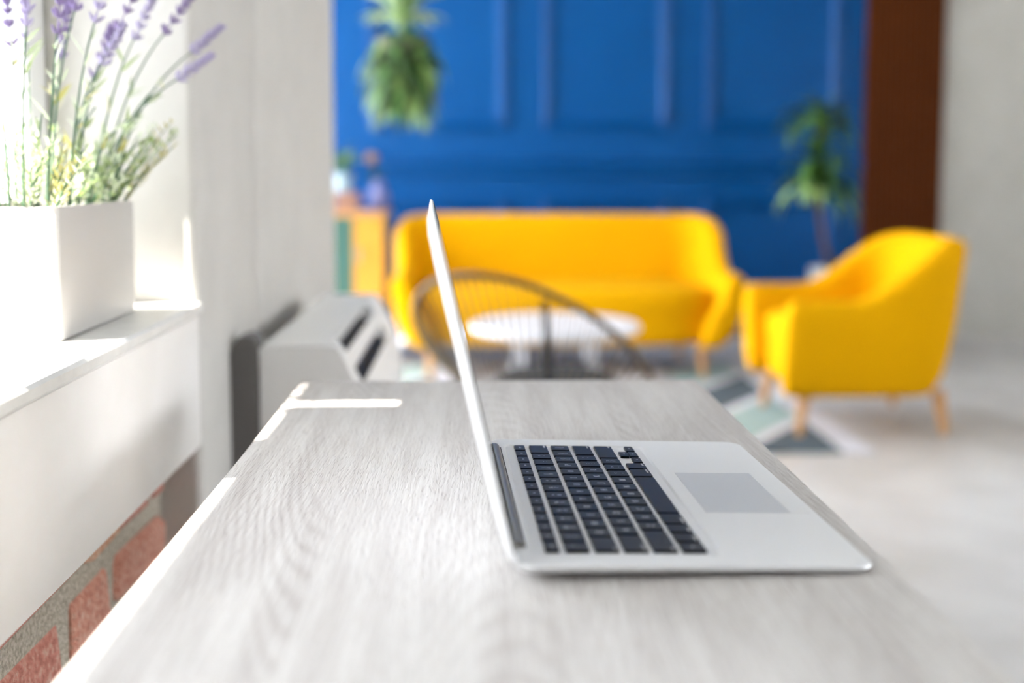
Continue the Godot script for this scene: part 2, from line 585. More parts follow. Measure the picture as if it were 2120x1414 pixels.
# ------------------------------------------------------------------ desk
func wood_textures() -> Array:
	var w := 1060
	var h := 1560
	var seams := [-0.215, -0.102, -0.030, 0.062, 0.138, 0.206, 0.275]
	# centre across, tip along, curvature, frequency, contrast, tone
	var pl := [[-0.088, 0.62, 46.0, 40.0, 1.5, 0.34], [-0.20, 2.2, 70.0, 24.0, 0.25, 0.30], [0.020, 1.07, -60.0, 42.0, 0.9, 0.24], [0.02, -0.6, 50.0, 38.0, 0.5, 0.22], [0.17, 0.35, 60.0, 36.0, 1.0, 0.3], [0.33, 0.2, 55.0, 36.0, 0.8, 0.28]]
	var n1 := FastNoiseLite.new()
	n1.seed = 1
	n1.frequency = 1.0
	n1.fractal_octaves = 3
	var n2 := FastNoiseLite.new()
	n2.seed = 2
	n2.frequency = 1.0
	n2.fractal_octaves = 2
	var n3 := FastNoiseLite.new()
	n3.seed = 3
	n3.frequency = 1.0
	n3.fractal_octaves = 2
	var ci := PackedByteArray()
	ci.resize(w * h * 3)
	var bi := PackedByteArray()
	bi.resize(w * h)
	var lo := Vector3(0.640, 0.612, 0.598)
	var hi := Vector3(0.810, 0.798, 0.785)
	for j in h:
		var D := -0.07 + 1.4026 * j / h
		for i in w:
			var X := -0.209 + 0.4771 * i / w
			var k := 0
			while k < 5 and X > seams[k + 1]:
				k += 1
			var q: Array = pl[k]
			var off := k * 3.7
			var wob := n1.get_noise_2d(X * 16.0 + off, D * 2.2 + off)
			var dx: float = X - q[0] + wob * 0.004
			var ph: float = (D - q[1] - q[2] * dx * dx + wob * 0.02) * q[3]
			var ring := 0.5 + 0.5 * sin(ph * TAU * 0.62)
			ring = ring * ring
			var patch := clampf(0.45 + 1.3 * n1.get_noise_2d(X * 9.0 + 40.0 + off, D * 1.6 + off), 0.0, 1.0)
			var streak := n2.get_noise_2d(X * 330.0 + off + wob * 2.0, D * 8.0)
			var hair := n3.get_noise_2d(X * 900.0 + wob * 8.0, D * 26.0 + off)
			var pore := n3.get_noise_2d(X * 620.0 + wob * 6.0 + 90.0, D * 38.0 + off)
			var pr := clampf((pore - 0.20) * 3.6, 0.0, 1.0)
			var dark: float = q[5] * 0.5 + ring * 0.30 * q[4] * patch + streak * 0.26 + hair * 0.06 + n1.get_noise_2d(X * 26.0, D * 2.0 + 20.0) * 0.34 + pr * 0.22
			if k > 0 and X - seams[k] < 0.0006:
				dark += 0.25
			dark = clampf(dark, 0.0, 1.0)
			var c := hi.lerp(lo, dark)
			var o := (j * w + i) * 3
			ci[o] = int(c.x * 255.0)
			ci[o + 1] = int(c.y * 255.0)
			ci[o + 2] = int(c.z * 255.0)
			bi[j * w + i] = int(clampf(0.70 - pr * 0.55 + streak * 0.18 + hair * 0.18 - ring * 0.10 * q[4] * patch, 0.0, 1.0) * 255.0)
	return [ImageTexture.create_from_image(Image.create_from_data(w, h, false, Image.FORMAT_RGB8, ci)), ImageTexture.create_from_image(Image.create_from_data(w, h, false, Image.FORMAT_L8, bi))]

func desk() -> void:
	var tex := wood_textures()
	var wood := mat(Color.WHITE, 0.5)
	wood.albedo_texture = tex[0]
	wood.heightmap_enabled = true
	wood.heightmap_texture = tex[1]
	wood.heightmap_scale = 0.06
	wood.metallic_specular = 0.38
	var t := thing("desk", "long desk with a whitewashed grey oak top under the laptop", "desk", P(0.0295, 0, 0.631))
	var m := MB.new()
	var hw := 0.2386
	var hl := 0.7013
	# top face with its own uv, then the edges
	var b := 0.002
	var f := m.v.size()
	var cs := [Vector2(-hw + b, -hl + b), Vector2(hw - b, -hl + b), Vector2(hw - b, hl - b), Vector2(-hw + b, hl - b)]
	var cu := []
	for c in cs:
		m.add(Vector3(c.x, 0.74, c.y), Vector2((c.x + hw) / (2 * hw), (hl - c.y) / (2 * hl)))
	m.tri(f, f + 2, f + 1)
	m.tri(f, f + 3, f + 2)
	var outer := [Vector2(-hw, -hl), Vector2(hw, -hl), Vector2(hw, hl), Vector2(-hw, hl)]
	for k in 4:
		var e := (k + 1) % 4
		for lv in [[cs, 0.74, outer, 0.738], [outer, 0.738, outer, 0.712], [outer, 0.712, cs, 0.710]]:
			var g := m.v.size()
			for q in [[lv[0][k], lv[1], 0.0], [lv[0][e], lv[1], 0.0], [lv[2][e], lv[3], 0.02], [lv[2][k], lv[3], 0.02]]:
				m.add(Vector3(q[0].x, q[1], q[0].y), Vector2((q[0].x + hw) / (2 * hw) * 0.98 + 0.01 + q[2], (hl - q[0].y) / (2 * hl)))
			m.tri(g, g + 1, g + 2)
			m.tri(g, g + 2, g + 3)
	var g2 := m.v.size()
	for c in cs:
		m.add(Vector3(c.x, 0.710, c.y), Vector2((c.x + hw) / (2 * hw), (hl - c.y) / (2 * hl)))
	m.tri(g2, g2 + 1, g2 + 2)
	m.tri(g2, g2 + 2, g2 + 3)
	part(t, "tabletop", m.mesh(), wood)
	for sx in [-1.0, 1.0]:
		for sz in [-1.0, 1.0]:
			bx(t, "leg", Vector3(sx * 0.20 - 0.02, 0, sz * 0.64 - 0.02), Vector3(sx * 0.20 + 0.02, 0.68, sz * 0.64 + 0.02), M.frame, 0.003)
		bx(t, "rail", Vector3(sx * 0.20 - 0.015, 0.68, -0.66), Vector3(sx * 0.20 + 0.015, 0.7098, 0.66), M.frame, 0.002)

# ------------------------------------------------------------------ laptop
func rrect(x0: float, x1: float, z0: float, z1: float, r0: float, r1: float, k := 6) -> Array:
	# outline of a rounded rectangle; r0 for the corners at z0, r1 for those at z1
	var out := []
	for c in [[x1 - r1, z1 - r1, 0.0, r1], [x0 + r1, z1 - r1, PI / 2, r1], [x0 + r0, z0 + r0, PI, r0], [x1 - r0, z0 + r0, 3 * PI / 2, r0]]:
		for j in k + 1:
			var a: float = c[2] + PI / 2 * j / k
			out.append(Vector2(c[0] + c[3] * cos(a), c[1] + c[3] * sin(a)))
	return out

func ltop(u: float) -> float:
	return 0.0115 - 0.0065 * u / 0.227

func laptop() -> void:
	var t := thing("laptop", "open silver laptop with black keys on the desk", "laptop", P(0.0261, 0.74, 0.6654), PI / 2 + 0.0397)
	var top := func(q: Vector2, dy: float) -> Vector3: return Vector3(q.x, ltop(q.y) + dy, q.y)
	# body: rim, tapering belly, top with the keyboard well sunk in it
	var o := rrect(0.0, 0.325, 0.0, 0.227, 0.010, 0.014)
	var o_in := rrect(0.0012, 0.3238, 0.0012, 0.2258, 0.009, 0.013)
	var mid := rrect(0.012, 0.313, 0.010, 0.215, 0.010, 0.014)
	var belly := rrect(0.03, 0.295, 0.02, 0.20, 0.012, 0.014)
	var well := rrect(0.0205, 0.3045, 0.0105, 0.1335, 0.006, 0.006)
	var well2 := rrect(0.0225, 0.3025, 0.0120, 0.1315, 0.005, 0.005)
	var rings := []
	for e in [[belly, -1.0], [mid, -2.0], [o, -0.0048], [o, -0.0014], [o_in, 0.0], [o_in, 0.0], [well, 0.0], [well, 0.0], [well2, -0.0012], [well2, -0.0012]]:
		var ring := []
		for q in e[0]:
			if e[1] == -1.0:
				ring.append(Vector3(q.x, 0.0011, q.y))
			elif e[1] == -2.0:
				ring.append(Vector3(q.x, (ltop(q.y) - 0.0048) * 0.62, q.y))
			else:
				var dy: float = e[1]
				if dy == -0.0048:
					dy = -0.0048 + 0.0020 * q.y / 0.227
				ring.append(top.call(q, dy))
		rings.append(ring)
	var m := MB.new()
	m.loft(rings, true, true)
	part(t, "base", m.mesh(), M.alu)
	for fx in [0.05, 0.275]:
		for fz in [0.035, 0.18]:
			var fm := MB.new()
			fm.lathe(Vector3(fx, 0, fz), [Vector2(0.006, 0.0), Vector2(0.006, 0.0012), Vector2(0.005, 0.0018)], 16)
			part(t, "rubber_foot", fm.mesh(), M.rubber)
	# hinge
	var hg := MB.new()
	hg.tube([Vector3(0.034, 0.0112, 0.0018), Vector3(0.292, 0.0112, 0.0018)], 0.0046, 20)
	part(t, "hinge", hg.mesh(), M.alu_hinge)
	var sm := MB.new()
	sm.box(Vector3(0.163, ltop(0.0072) + 0.0001, 0.0072), Vector3(0.262, 0.0004, 0.0009))
	part(t, "hinge_seam", sm.mesh(), M.black)
	# lid
	var lid := Node3D.new()
	lid.name = "lid"
	t.add_child(lid, true)
	lid.position = Vector3(0, 0.0100, -0.0006)
	lid.rotation.x = -deg_to_rad(13.0)
	# in lid space y runs up the lid and +z is the screen side
	var lr := []
	for e in [[0.0015, 0.0], [0.0, -0.0008], [0.0, -0.0022], [0.004, -0.0040], [0.012, -0.0056], [0.030, -0.0068], [0.07, -0.0074]]:
		var ring := []
		for q in rrect(e[0], 0.325 - e[0], e[0] + 0.001, 0.2235 - e[0], 0.004, 0.013):
			ring.append(Vector3(q.x, q.y, e[1]))
		lr.append(ring)
	var lm := MB.new()
	lm.loft(lr, true, true)
	part(lid, "lid_shell", lm.mesh(), M.alu)
	var sc := MB.new()
	var s0 := []
	var s1 := []
	for q in rrect(0.003, 0.322, 0.006, 0.2205, 0.004, 0.011):
		s0.append(Vector3(q.x, q.y, -0.0003))
		s1.append(Vector3(q.x, q.y, 0.0005))
	sc.loft([s0, s1])
	part(lid, "screen_bezel", sc.mesh(), M.rubber)
	var di := MB.new()
	di.box(Vector3(0.1625, 0.115, 0.0006), Vector3(0.287, 0.180, 0.0006))
	part(lid, "display", di.mesh(), M.glass_black)
	# trackpad and its button bar
	var tilt := Basis(Vector3.RIGHT, 0.0286)
	for e in [["trackpad", 0.1445, 0.2062, M.trackpad], ["trackpad_button", 0.2070, 0.2205, M.alu]]:
		var pm := MB.new()
		pm.box(Vector3.ZERO, Vector3(0.106, 0.0005, e[2] - e[1]), 0.0001)
		part(t, e[0], pm.mesh(), e[3], Vector3(0.163, ltop((e[1] + e[2]) / 2) + 0.00002, (e[1] + e[2]) / 2), tilt)
	keyboard(t, tilt)

func key_mesh(w: float, d: float) -> ArrayMesh:
	var rings := []
	for e in [[0.0, -0.0011, 0.0009], [0.0, 0.0006, 0.0009], [0.0003, 0.0009, 0.0009]]:
		var ring := []
		for q in rrect(-w / 2 + e[0], w / 2 - e[0], -d / 2 + e[0], d / 2 - e[0], e[2], e[2], 2):
			ring.append(Vector3(q.x, e[1], q.y))
		rings.append(ring)
	rings.append(rings[2].duplicate())
	var m := MB.new()
	m.loft(rings, false, true)
	return m.mesh()

func keyboard(t: Node3D, tilt: Basis) -> void:
	var font := SystemFont.new()
	font.font_names = PackedStringArray(["Droid Sans"])
	var unit := 0.01905
	var gap := 0.0036
	var rows := [
		["~\n`", "!\n1", "@\n2", "#\n3", "$\n4", "%\n5", "^\n6", "&\n7", "*\n8", "(\n9", ")\n0", "_\n-", "+\n=", "delete:1.5"],
		["tab:1.5", "Q", "W", "E", "R", "T", "Y", "U", "I", "O", "P", "{\n[", "}\n]", "|\n\\"],
		["caps lock:1.75", "A", "S", "D", "F", "G", "H", "J", "K", "L", ":\n;", "\"\n'", "return:1.75"],
		["shift:2.25", "Z", "X", "C", "V", "B", "N", "M", "<\n,", ">\n.", "?\n/", "shift:2.25"],
		["fn", "control", "option", "command:1.25", " :5", "command:1.25", "option"]]
	var top_row := ["esc", "F1", "F2", "F3", "F4", "F5", "F6", "F7", "F8", "F9", "F10", "F11", "F12", "eject"]
	var meshes := {}
	var texts := {}
	var spots := []
	var v0 := 0.0244
	var uk := 0.0194
	for k in 14:
		var w := 14.5 * unit / 14.0
		spots.append([top_row[k], v0 + (k + 0.5) * w, uk + 0.00455, w - gap, 0.0091, 0.0017])
	for r in 5:
		var acc := 0.0
		for s: String in rows[r]:
			var w := 1.0
			var txt := s
			var cut := s.rfind(":")
			if cut > 0 and s.length() > 2 and not s.contains("\n"):
				w = float(s.substr(cut + 1))
				txt = s.substr(0, cut)
			var size := 0.0050
			if txt.length() > 1:
				size = 0.0020 if not txt.contains("\n") else 0.0034
			spots.append([txt, v0 + (acc + w / 2) * unit, uk + 0.0131 + r * unit + 0.00775, w * unit - gap, 0.0155, size])
			acc += w
		if r == 4:
			# small arrow keys, upside-down T
			var ul := uk + 0.0131 + r * unit
			spots.append(["◂", v0 + 12.0 * unit, ul + 0.0118, unit - gap, 0.0074, 0.003])
			spots.append(["▴", v0 + 13.0 * unit, ul + 0.0037, unit - gap, 0.0074, 0.003])
			spots.append(["▾", v0 + 13.0 * unit, ul + 0.0118, unit - gap, 0.0074, 0.003])
			spots.append(["▸", v0 + 14.0 * unit, ul + 0.0118, unit - gap, 0.0074, 0.003])
	for s in spots:
		var id := "%.4f_%.4f" % [s[3], s[4]]
		if not meshes.has(id):
			meshes[id] = key_mesh(s[3], s[4])
		var kn := part(t, "key", meshes[id], M.key, Vector3(s[1], ltop(s[2]), s[2]), tilt)
		var txt: String = s[0]
		if txt.strip_edges() == "":
			continue
		if "◂▴▾▸".contains(txt):
			var am := MB.new()
			var a := {"▸": 0.0, "▴": PI / 2, "◂": PI, "▾": -PI / 2}[txt] as float
			var q := []
			for p in [Vector2(0.0013, 0), Vector2(-0.0009, 0.0012), Vector2(-0.0009, -0.0012)]:
				var w2: Vector2 = p.rotated(a)
				q.append(Vector3(w2.x, 0.00096, -w2.y))
			am.face(q)
			part(kn, "legend", am.mesh(), M.legend)
			continue
		if not texts.has(txt):
			var tm := TextMesh.new()
			tm.text = txt
			tm.font = font
			tm.font_size = 16
			tm.pixel_size = s[5] / 12.0
			tm.depth = 0.0001
			tm.curve_step = 1.5
			tm.line_spacing = -4.0
			tm.horizontal_alignment = HORIZONTAL_ALIGNMENT_CENTER
			tm.vertical_alignment = VERTICAL_ALIGNMENT_CENTER
			texts[txt] = tm
		var at := Vector3(0, 0.00094, 0)
		if txt.length() > 2 and not txt.contains("\n") and s[4] > 0.01:
			var sx := -1.0 if s[1] < 0.16 else 1.0
			at = Vector3(sx * maxf(0.0, s[3] / 2 - 0.0012 - txt.length() * 0.00050), 0.00094, 0.0052)
		part(kn, "legend", texts[txt], M.legend, at, Basis(Vector3.RIGHT, -PI / 2))

# ------------------------------------------------------------------ planter and lavender
func leaf_mesh(ln: float, wd: float, bend: float) -> ArrayMesh:
	# a folded pointed leaf growing along +y, bending to +z
	var m := MB.new()
	var n := 5
	var pos := Vector3.ZERO
	for k in n + 1:
		var f := float(k) / n
		var a := bend * f
		var w := wd * (sin(PI * pow(f, 0.7)) * 0.5 + 0.03)
		m.add(pos + Vector3(-w, 0, w * 0.25))
		m.add(pos)
		m.add(pos + Vector3(w, 0, w * 0.25))
		pos += Vector3(0, cos(a), sin(a)) * ln / n
	for k in n:
		for j in 2:
			var a := k * 3 + j
			m.tri(a, a + 1, a + 4)
			m.tri(a, a + 4, a + 3)
	return m.mesh()

func aim(dir: Vector3, twist := 0.0) -> Basis:
	# basis whose y runs along dir
	var y := dir.normalized()
	var x := y.cross(Vector3(0.31, 0.2, 0.93)).normalized()
	var z := x.cross(y)
	return Basis(x, y, z) * Basis(Vector3.UP, twist)

func bud(m: MB, at: Vector3, dir: Vector3, ln: float, r: float) -> void:
	var b := aim(dir)
	var rings := []
	for e in [[0.0, 0.35], [0.35, 1.0], [0.7, 0.85], [1.0, 0.12]]:
		var ring := []
		for j in 5:
			ring.append(at + b * Vector3(cos(TAU * j / 5) * r * e[1], ln * e[0], sin(TAU * j / 5) * r * e[1]))
		rings.append(ring)
	m.loft(rings, false, true)

func spike_mesh(seed_: int, ln: float, loose: float) -> ArrayMesh:
	var r := RandomNumberGenerator.new()
	r.seed = seed_
	var m := MB.new()
	var y := 0.0
	var k := 0
	while y < ln:
		var f := y / ln
		var nb := 5
		for j in nb:
			var a := TAU * j / nb + k * 0.6 + r.randf_range(-0.2, 0.2)
			var spread := (0.75 - 0.35 * f)
			var d := Vector3(cos(a) * spread, 1.0, sin(a) * spread)
			bud(m, Vector3(cos(a), 0, sin(a)) * 0.0012 + Vector3(0, y, 0), d, 0.0105 * r.randf_range(0.8, 1.2) * (1.15 - 0.3 * f), 0.0019)
		y += lerpf(0.017 * loose, 0.0062, minf(1.0, f * 1.3))
		k += 1
	m.tube([Vector3.ZERO, Vector3(0, ln, 0)], 0.0008, 5)
	return m.mesh()

func planter_and_lavender() -> void:
	# rectangular planter standing on the sill
	var c := P(-0.459, 0.826, 1.205)
	var t := thing("planter", "white rectangular planter on the window sill", "planter", c)
	var hx := 0.058
	var hz := 0.119
	var ht := 0.131
	var rings := []
	for e in [[-0.002, 0.0015, 0.0], [0.0, 0.0015, 0.0], [0.0, 0.003, 0.0], [0.0012, ht - 0.0015, 0.0], [0.0006, ht, 0.0], [0.0006, ht, 0.0], [-0.0038, ht, 0.0], [-0.0038, ht, 0.0], [-0.0045, ht - 0.03, 0.0]]:
		var ring := []
		for q in rrect(-hx - e[0], hx + e[0], -hz - e[0], hz + e[0], 0.004, 0.004, 3):
			ring.append(Vector3(q.x, e[1], q.y))
		rings.append(ring)
	var m := MB.new()
	m.loft(rings, true, true)
	part(t, "pot", m.mesh(), M.pot_white)
	var fm := MB.new()
	for sx in [-1.0, 1.0]:
		for sz in [-1.0, 1.0]:
			fm.box(Vector3(sx * (hx - 0.012), 0.0008, sz * (hz - 0.012)), Vector3(0.012, 0.0016, 0.012))
	part(t, "foot", fm.mesh(), M.pot_white)
	var so := bx(t, "soil", Vector3(-hx + 0.006, ht - 0.03, -hz + 0.006), Vector3(hx - 0.006, ht - 0.012, hz - 0.006), M.soil)
	so.set_meta("label", "brown filling")
	# lavender
	var base := c + Vector3(0, ht - 0.013, 0)
	var l := thing("lavender_plant", "tall lavender with purple flower spikes growing from the white planter", "plant", base)
	var spikes := []
	for k in 4:
		spikes.append(spike_mesh(100 + k, [0.075, 0.062, 0.085, 0.05][k], [1.0, 1.3, 0.9, 0.6][k]))
	var leaves := []
	for k in 5:
		leaves.append(leaf_mesh([0.020, 0.026, 0.032, 0.016, 0.022][k], [0.0035, 0.0032, 0.0042, 0.003, 0.005][k], [0.5, 0.9, 0.3, 1.2, -0.4][k]))
	var lm := ["lav_leaf", "lav_leaf_yellow", "lav_leaf_white", "lav_leaf", "lav_leaf_white"]
	# tip (x, y, d), foot (x, d), spike kind or -1
	var stems := [
		[-0.335, 1.135, 1.36, -0.415, 1.29, 3], [-0.362, 1.155, 1.34, -0.425, 1.28, 0], [-0.389, 1.145, 1.31, -0.425, 1.25, 2],
		[-0.392, 1.150, 1.26, -0.43, 1.22, 1], [-0.397, 1.150, 1.20, -0.42, 1.17, 2], [-0.424, 1.165, 1.22, -0.445, 1.19, 1],
		[-0.426, 1.135, 1.17, -0.435, 1.15, 0], [-0.449, 1.140, 1.15, -0.45, 1.13, 2], [-0.486, 1.125, 1.20, -0.475, 1.17, 1],
		[-0.365, 1.085, 1.30, -0.42, 1.27, -1], [-0.43, 1.10, 1.29, -0.45, 1.26, 1], [-0.46, 1.12, 1.27, -0.47, 1.24, 0],
		[-0.47, 1.09, 1.12, -0.46, 1.12, 0], [-0.49, 1.07, 1.14, -0.48, 1.14, 3], [-0.41, 1.06, 1.23, -0.43, 1.21, -1],
		[-0.385, 1.05, 1.27, -0.425, 1.24, -1], [-0.44, 1.05, 1.16, -0.45, 1.16, -1], [-0.345, 1.10, 1.33, -0.43, 1.27, 3],
		[-0.50, 1.14, 1.28, -0.49, 1.25, 0], [-0.405, 1.11, 1.245, -0.44, 1.22, 3], [-0.375, 1.03, 1.31, -0.42, 1.28, -1], [-0.455, 1.03, 1.25, -0.46, 1.23, -1]]
	for s in stems:
		var a := P(s[3], base.y - 0.004, s[4]) - base
		var b := P(s[0], s[1], s[2]) - base
		var ctrl := a.lerp(b, 0.5) + Vector3((a.x - b.x) * 0.35, 0.03, (a.z - b.z) * 0.3) + Vector3(rng.randf_range(-0.006, 0.006), 0, rng.randf_range(-0.006, 0.006))
		var pts := []
		var rad := []
		for k in 11:
			var f := k / 10.0
			pts.append(a.lerp(ctrl, f).lerp(ctrl.lerp(b, f), f))
			rad.append(lerpf(0.0014, 0.0008, f))
		var m2 := MB.new()
		m2.tube(pts, rad, 6)
		var st := part(l, "stem", m2.mesh(), M.lav_stem)
		var tipdir: Vector3 = pts[10] - pts[8]
		if s[5] >= 0:
			part(st, "flower_spike", spikes[s[5]], M.lav_purple if s[5] < 2 else M.lav_pale, pts[10] - tipdir.normalized() * 0.004, aim(tipdir, rng.randf() * TAU))
		for k in 7:
			var f := rng.randf_range(0.22, 0.86)
			var i := int(f * 10.0)
			var p: Vector3 = pts[i].lerp(pts[i + 1], f * 10.0 - i)
			var w := rng.randf() * TAU
			var dir: Vector3 = (pts[i + 1] - pts[i]).normalized() + Vector3(cos(w), 0.1, sin(w)) * 0.75
			var kind := rng.randi() % 5
			part(st, "leaf", leaves[kind], M[lm[rng.randi() % 5]], p, aim(dir, rng.randf() * TAU))
	# low bushy sprigs
	for k in 66:
		var x := rng.randf_range(-0.047, 0.047)
		var z := rng.randf_range(-0.108, 0.108)
		if k > 45:
			x = rng.randf_range(0.0, 0.048)
			z = rng.randf_range(-0.110, -0.02)
		var hgt := rng.randf_range(0.035, 0.085)
		if k > 45:
			hgt = rng.randf_range(0.06, 0.115)
		var out := Vector3(x * (0.75 if k < 46 else 1.1) + rng.randf_range(-0.015, 0.02), hgt, z * 0.28 + rng.randf_range(-0.02, 0.02))
		var a := Vector3(x, -0.003, z)
		var b := a + out
		var m2 := MB.new()
		var pts := [a, a.lerp(b, 0.5) + Vector3(0, 0.008, 0), b]
		m2.tube(pts, [0.0011, 0.0009, 0.0005], 5)
		var sp := part(l, "sprig_stalk", m2.mesh(), M.lav_stem)
		var lf := MB.new()
		for j in 26:
			var f := 0.18 + 0.82 * j / 25.0
			var p := a.lerp(b, f) + Vector3(0, 0.016 * f * (1.0 - f), 0)
			var w := rng.randf() * TAU
			var dir := (out.normalized() * 0.7 + Vector3(cos(w), 0.25, sin(w))).normalized()
			var ln := rng.randf_range(0.007, 0.014)
			var side := dir.cross(Vector3.UP).normalized() * ln * 0.17
			lf.face([p, p + dir * ln * 0.5 + side, p + dir * ln + Vector3(0, ln * 0.1, 0), p + dir * ln * 0.5 - side])
		var lp := part(sp, "sprig_leaves", lf.mesh(), M[["lav_leaf", "lav_leaf_white", "lav_leaf", "lav_leaf_yellow", "lav_leaf_white"][k % 5]])
		lp.set_meta("kind", "stuff")

# ------------------------------------------------------------------ slim heater under the wall
func fan_coil() -> void:
	var t := thing("fan_heater", "slim white floor-standing fan heater with black slots along the wall", "heater", P(-0.24, 0, 1.93))
	var z0 := 0.325
	var z1 := -0.33
	var ext := func(prof: Array) -> ArrayMesh:
		var m := MB.new()
		var a := []
		var b := []
		for q in prof:
			a.append(Vector3(q.x, q.y, z0))
			b.append(Vector3(q.x, q.y, z1))
		m.loft([a, a.duplicate(), b, b.duplicate()])
		# hard edges between the flat faces
		var h := MB.new()
		for k in prof.size():
			var e := (k + 1) % prof.size()
			h.face([a[k], a[e], b[e], b[k]])
		for s in [a, b]:
			h.face(s)
		return h.mesh()
	# x is measured from the middle of the thing
	part(t, "dark_slot_core", ext.call([Vector2(-0.070, 0.07), Vector2(0.088, 0.07), Vector2(0.088, 0.60), Vector2(0.078, 0.655), Vector2(0.030, 0.715), Vector2(-0.070, 0.715)]), M.black)  # inner black box; the darkness inside the slots is put into its colour
	var shell := MB.new()
	# end plates
	for e in [[z0, z0 + 0.012], [z1 - 0.012, z1]]:
		var a := []
		var b := []
		for q in [Vector2(-0.070, 0.06), Vector2(0.088, 0.06), Vector2(0.092, 0.45), Vector2(0.088, 0.62), Vector2(0.076, 0.67), Vector2(0.044, 0.735), Vector2(0.036, 0.741), Vector2(-0.066, 0.741), Vector2(-0.070, 0.737)]:
			a.append(Vector3(q.x, q.y, e[0]))
			b.append(Vector3(q.x, q.y, e[1]))
		var em := MB.new()
		em.loft([a, b])
		part(t, "end_plate", em.mesh(), M.plastic_white)
	part(t, "top_panel", ext.call([Vector2(-0.070, 0.722), Vector2(0.024, 0.722), Vector2(0.026, 0.741), Vector2(-0.066, 0.741), Vector2(-0.070, 0.737)]), M.plastic_white)
	part(t, "louvre", ext.call([Vector2(0.044, 0.700), Vector2(0.052, 0.685), Vector2(0.059, 0.703), Vector2(0.049, 0.725)]), M.plastic_white)
	part(t, "front_panel", ext.call([Vector2(0.068, 0.64), Vector2(0.080, 0.06), Vector2(0.088, 0.06), Vector2(0.092, 0.45), Vector2(0.088, 0.62), Vector2(0.073, 0.676)]), M.plastic_white)
	# slot covers: the openings only span the middle
	for e in [[z0, z0 - 0.04], [z1 + 0.16, z1]]:
		var a := []
		var b := []
		for q in [Vector2(0.02, 0.715), Vector2(0.065, 0.65), Vector2(0.0735, 0.676), Vector2(0.0425, 0.7345), Vector2(0.036, 0.7405), Vector2(0.02, 0.7405)]:
			a.append(Vector3(q.x, q.y, e[0]))
			b.append(Vector3(q.x, q.y, e[1]))
		var em := MB.new()
		em.loft([a, b])
		part(t, "slot_cover", em.mesh(), M.plastic_white)
	for zz in [-0.25, 0.25]:
		bx(t, "foot", Vector3(-0.06, 0, zz - 0.03), Vector3(0.07, 0.07, zz + 0.03), M.dark_grey, 0.003)
	# dark bracket between heater and wall
	var bm := MB.new()
	var ra := []
	var rb := []
	for q in [Vector2(-0.113, 0.0), Vector2(-0.072, 0.0), Vector2(-0.072, 0.742), Vector2(-0.076, 0.752), Vector2(-0.086, 0.757), Vector2(-0.097, 0.754), Vector2(-0.107, 0.742), Vector2(-0.113, 0.72)]:
		ra.append(Vector3(q.x, q.y, z0 + 0.02))
		rb.append(Vector3(q.x, q.y, z0 - 0.03))
	bm.loft([ra, rb])
	var br := part(t, "wall_bracket", bm.mesh(), M.dark_grey)
	br.set_meta("label", "dark grey upright strip with a rounded top")
	bx(t, "gap_shade_box", Vector3(-0.106, 0.1, z0 - 0.035), Vector3(-0.072, 0.66, z1), M.black)  # black box standing in for the deep shade between heater and wall
	bx(t, "cable_clip", Vector3(-0.104, 0.70, z0 - 0.035), Vector3(-0.075, 0.745, z0 - 0.055), M.plastic_white, 0.003)

# ------------------------------------------------------------------ corded hoop chair
func hoop_chair() -> void:
	var C := P(0.1505, 0.486, 2.95)
	var psi := 0.628
	var tl := 0.792
	var R := 0.3486
	var a := Vector3(sin(psi), 0, -cos(psi))
	var s := Vector3(cos(psi), 0, sin(psi))
	var b := -a * cos(tl) + Vector3.UP * sin(tl)
	var foot := Vector3(C.x, 0, C.z)
	var t := thing("hoop_chair", "round corded hoop chair with a brown frame seen from behind", "chair", foot)
	var c := C - foot
	var pts := []
	for k in 72:
		var f := TAU * k / 72
		pts.append(c + (s * cos(f) + b * sin(f)) * R)
	var m := MB.new()
	m.ring_tube(pts, 0.0085, 10)
	part(t, "hoop", m.mesh(), M.rattan)
	var hub := c + Vector3(0.0, -0.20, 0.0) + a * 0.03
	var inner := []
	for k in 72:
		var f := TAU * k / 72
		inner.append(hub + (s * cos(f) * 0.11 + a * -sin(f) * 0.08))
	var m2 := MB.new()
	m2.ring_tube(inner, 0.006, 8)
	part(t, "seat_ring", m2.mesh(), M.steel_black)
	for k in 72:
		var p: Vector3 = pts[k]
		var q: Vector3 = inner[k]
		var sag := p.lerp(q, 0.5) + Vector3(0, -0.02, 0)
		var ms := MB.new()
		ms.tube([p, sag, q], 0.0026, 5)
		part(t, "cord", ms.mesh(), M.cord)
	var cu := MB.new()
	cu.superq(hub + Vector3(0.05, 0.125, -0.01), Vector3(0.17, 0.045, 0.16), 0.8, 28, 12)
	part(t, "seat_cushion", cu.mesh(), M.cushion)
	# black frame: a back strut, a floor ring and legs
	var ms2 := MB.new()
	ms2.tube([pts[12] + Vector3(0, -0.02, 0), Vector3(pts[12].x * 0.8 + 0.02, 0.42, pts[12].z * 0.8), inner[12]], 0.009, 8)
	part(t, "strut", ms2.mesh(), M.steel_black)
	for k in [4, 22, 40, 58]:
		var q: Vector3 = inner[k]
		var fl := Vector3(q.x * 2.4 - hub.x * 1.4, 0.0, q.z * 2.4 - hub.z * 1.4)
		var ml := MB.new()
		ml.tube([q, fl], 0.008, 8)
		part(t, "leg", ml.mesh(), M.steel_black)

